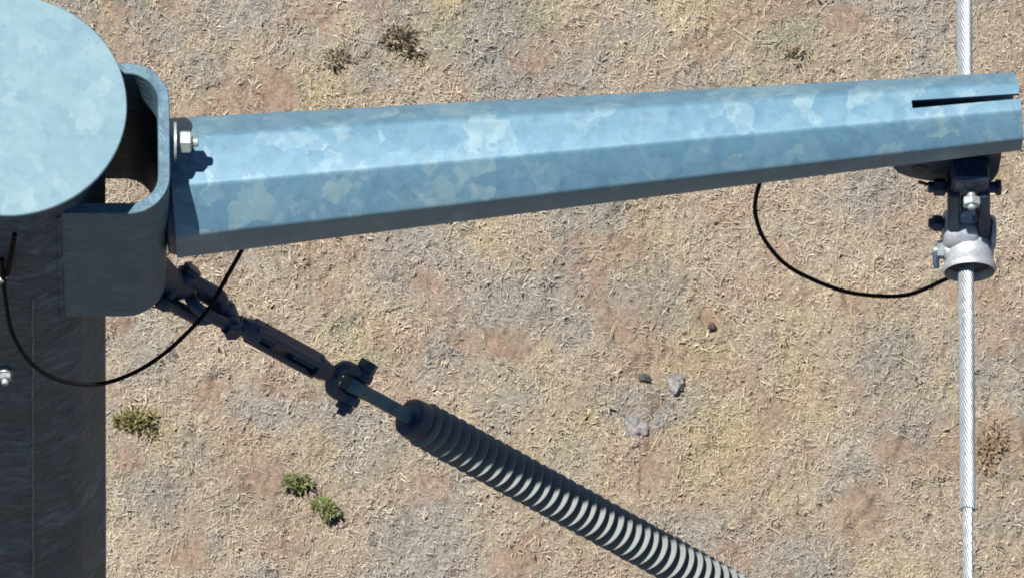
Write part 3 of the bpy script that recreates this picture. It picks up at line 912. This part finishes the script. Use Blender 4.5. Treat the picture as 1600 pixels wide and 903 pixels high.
# turnbuckle: two-bar body with threaded ends
ta, tbk = on_line(374), on_line(514)
tbx = thing('turnbuckle', 'dark steel turnbuckle with an open slotted body', 'turnbuckle', q(ta))
mb = MB()
def tb_ring(t, w, h): 
    pts = []
    for k in range(16):
        a = 2 * math.pi * k / 16
        pts.append(q(t, math.copysign(abs(math.cos(a)) ** .6, math.cos(a)) * w, math.copysign(abs(math.sin(a)) ** .6, math.sin(a)) * h))
    return pts
for (x0, x1, w0, w1) in ((0, 26, 12, 17.5), (1, 1, 0, 0)):
    if w0: mb.loft([tb_ring(ta + Q(x), Q(w), Q(w)) for x, w in ((0, 12), (2, 13.5), (14, 14), (26, 18), (40, 18), (41, 17))])
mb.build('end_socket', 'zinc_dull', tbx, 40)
Lb = tbk - ta
mb = MB()
mb.loft([tb_ring(tbk - Q(x), Q(w), Q(w)) for x, w in ((0, 12), (2, 14), (12, 15.5), (24, 18), (36, 18), (37, 17))][::-1])
body = mb.build('end_socket', 'zinc_dull', tbx, 40)
for s in (-1, 1):
    rx_ = (e_img * .80 + e_dep * .60); ry_ = d.cross(rx_).normalized()
    mb = MB(); c = q((ta + tbk) / 2) + rx_ * (s * Q(12.5))
    mb.box(c, rx_ * Q(5.6), ry_ * Q(14), d * (Lb / 2 - Q(24)), .004)
    mb.build('side_bar', 'zinc_dull', tbx)
th = []
n_th = 90
mb = MB(); t_s, t_e = on_line(352), ta + Q(78)
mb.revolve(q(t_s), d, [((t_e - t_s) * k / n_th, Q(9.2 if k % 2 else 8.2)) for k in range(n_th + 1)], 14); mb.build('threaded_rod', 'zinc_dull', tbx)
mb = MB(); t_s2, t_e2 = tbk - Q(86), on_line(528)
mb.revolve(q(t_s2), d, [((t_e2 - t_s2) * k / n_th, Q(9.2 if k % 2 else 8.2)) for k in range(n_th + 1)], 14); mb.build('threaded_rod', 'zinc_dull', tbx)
mb = MB(); mb.revolve(q(t_eye) - acr2 * Q(11), acr2, [(0, Q(15)), (Q(2), Q(17)), (Q(20), Q(17)), (Q(22), Q(15))], 20); mb.build('eye', 'zinc_dull', tbx)
mb = MB(); mb.revolve(q(ta - Q(9)), d, [(0, Q(11)), (Q(1), Q(13)), (Q(8), Q(13)), (Q(9), Q(11))], 6); mb.build('lock_nut', 'zinc_dull', tbx)
# fork at its lower end, legs apart across the picture
t_f0, t_fp = on_line(518), on_line(556)
mb = MB()
mb.revolve(q(t_f0), d, [(0, Q(11)), (Q(4), Q(15)), (Q(12), Q(14))], 18)
for s in (-1, 1):
    pts = [q(t_f0 + Q(3), 0), q(t_f0 + Q(10), s * Q(12)), q(t_f0 + Q(22), s * Q(21)), q(t_fp, s * Q(21)), q(t_fp + Q(8), s * Q(21))]
    mb.tube(catmull(pts, 5), [Q(11.5)] * 21, 10)
    mb.revolve(q(t_fp, s * Q(21) - Q(8)), e_img, [(0, Q(15.5)), (Q(2), Q(17.5)), (Q(14), Q(17.5)), (Q(16), Q(15.5))], 18)
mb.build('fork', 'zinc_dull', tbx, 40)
mb = MB(); mb.revolve(q(t_fp, -Q(50)), e_img, [(0, Q(6)), (Q(2), Q(8)), (Q(92), Q(8))], 12); pin = mb.build('fork_pin', 'zinc_dull', tbx)
mb = MB(); hex_nut(mb, q(t_fp, Q(38)), e_img, Q(16), Q(18)); mb.build('head', 'zinc_dull', pin)
mb = MB(); hex_nut(mb, q(t_fp, -Q(36)), e_img, Q(15), Q(12)); mb.build('nut', 'zinc_dull', pin)
cp = q(t_fp, -Q(47)); MB().tube(catmull([cp + d * Q(8), cp, cp - d * Q(10) - e_img * Q(5), cp - d * Q(12) - e_img * Q(10)], 3), Q(1.4), 5).build('split_pin', 'zinc_dull', pin)

# insulator
t_i = on_line(640)
ins = thing('insulator', 'long ribbed grey polymer insulator, upper end in the shade of the arm', 'insulator', q(t_fp))
mb = MB()
tg = [(t_fp - Q(24), 12), (t_fp - Q(17), 19), (t_fp, 22), (t_fp + Q(14), 17), (t_fp + Q(28), 14), (t_fp + Q(50), 12.5), (t_i + Q(4), 12.5)]
mb.loft([tb_ring(t, Q(12.5 if i < 4 else 11.5), Q(w)) for i, (t, w) in enumerate(tg)])
mb.build('tongue', 'zinc_bracket_shade', ins, 40)
mb = MB(); mb.revolve(q(t_i - Q(4)), d, [(0, Q(24)), (Q(1), Q(27)), (Q(4), Q(31)), (Q(16), Q(33)), (Q(26), Q(33)), (Q(30), Q(30))], 40)
mb.build('end_cap', 'zinc_dull', ins, 40)
PITCH = Q(22.3)
NSHED = 46
t_s0 = t_i + Q(30)
MB().revolve(q(t_s0 - Q(6)), d, [(0, Q(13)), (PITCH * (NSHED + 1), Q(13))], 32).build('core', 'core_gap_shade', ins)
prof = [(Q(-2), Q(12.5)), (Q(0), Q(14)), (Q(3), Q(26)), (Q(5.5), Q(36)), (Q(6.2), Q(37.2)), (Q(7.6), Q(37.2)), (Q(8), Q(36)), (Q(7), Q(26)), (Q(6), Q(14)), (Q(7), Q(12.5))]
shed0 = MB().revolve(Vector((0, 0, 0)), d, prof, 56, False, False).build('shed', 'silicone', None, 50, base=Vector((0, 0, 0)))
me = shed0.data
for k in range(NSHED):
    o = shed0 if k == 0 else bpy.data.objects.new('shed', me)
    if k: C.objects.link(o)
    o.parent = ins
    o.location = q(t_s0 + PITCH * k + Q(rng.normal(0, 0.35))) - ins.location
    o.scale = (1 + rng.normal(0, 0.006),) * 3
    o.rotation_euler = (rng.normal(0, 0.008), rng.normal(0, 0.008), 0)
t_end = t_s0 + PITCH * NSHED
mb = MB(); mb.revolve(q(t_end), d, [(0, Q(31)), (Q(4), Q(33)), (Q(40), Q(33)), (Q(46), Q(24)), (Q(60), Q(14)), (Q(110), Q(12))], 32); mb.build('end_cap', 'zinc_dull', ins)

# ------------------------------------------------------------------ bonding cables
def cable(label, pts, r, name='bonding_cable'):
    p = catmull([at_y(*a) for a in pts], 10)
    base = p[0]
    root = thing(name, label, 'cable', base, 'black bonding cables')
    MB().tube(p, r, 10).build('sheath', 'black_rubber', root, 60)
    return root, p
ap = -apothem(CAP_Z - .6) / S
root, p = cable('thin black bonding cable looping from the pole face up behind the arm', [(3, 405, ap - 22), (5, 430, ap - 24), (9, 470, ap - 32), (20, 522, ap - 48), (50, 568, ap - 66), (95, 594, ap - 75), (150, 600, ap - 72), (200, 586, ap - 58), (250, 557, ap - 34), (295, 517, ap - 4), (328, 479, ap + 26), (352, 437, -100), (375, 396, -72), (396, 355, -45), (400, 330, -30)], 3.6 * S)
mb = MB()
ls = P_STUD + Vector((0, -0.026, 0))
mb.box(ls + Vector((0.006, 0.004, -.006)), Vector((0.013, 0, 0)), Vector((0, .003, 0)), Vector((0, 0, .03)), .002); mb.build('cable_lug', 'zinc_dull', root)
tail = [ls + Vector((0.004, 0.0, 0.01)), ls + Vector((0.014, -0.004, 0.03)), at_y(23, 366, ap - 20)]
MB().tube(tail, [.006, .0055, .005], 8).build('tail', 'black_rubber', root)
end = lug_p
eu, ev = project(bc + Vector((-K(19), -K(28), -K(10))))
yl = (bc.y - K(28)) / S
root, p = cable('thin black bonding cable hanging in a loop from the arm to the clamp', [(1192, 262, 30), (1188, 284, 18), (1181, 310, 10), (1181, 338, 4), (1194, 374, -4), (1226, 412, -8), (1270, 437, -8), (1320, 455, -6), (1370, 462, -2), (1415, 461, 0), (1448, 450, -4), (1474, 438, -8), (1500, 427, -2)], 3.5 * S)
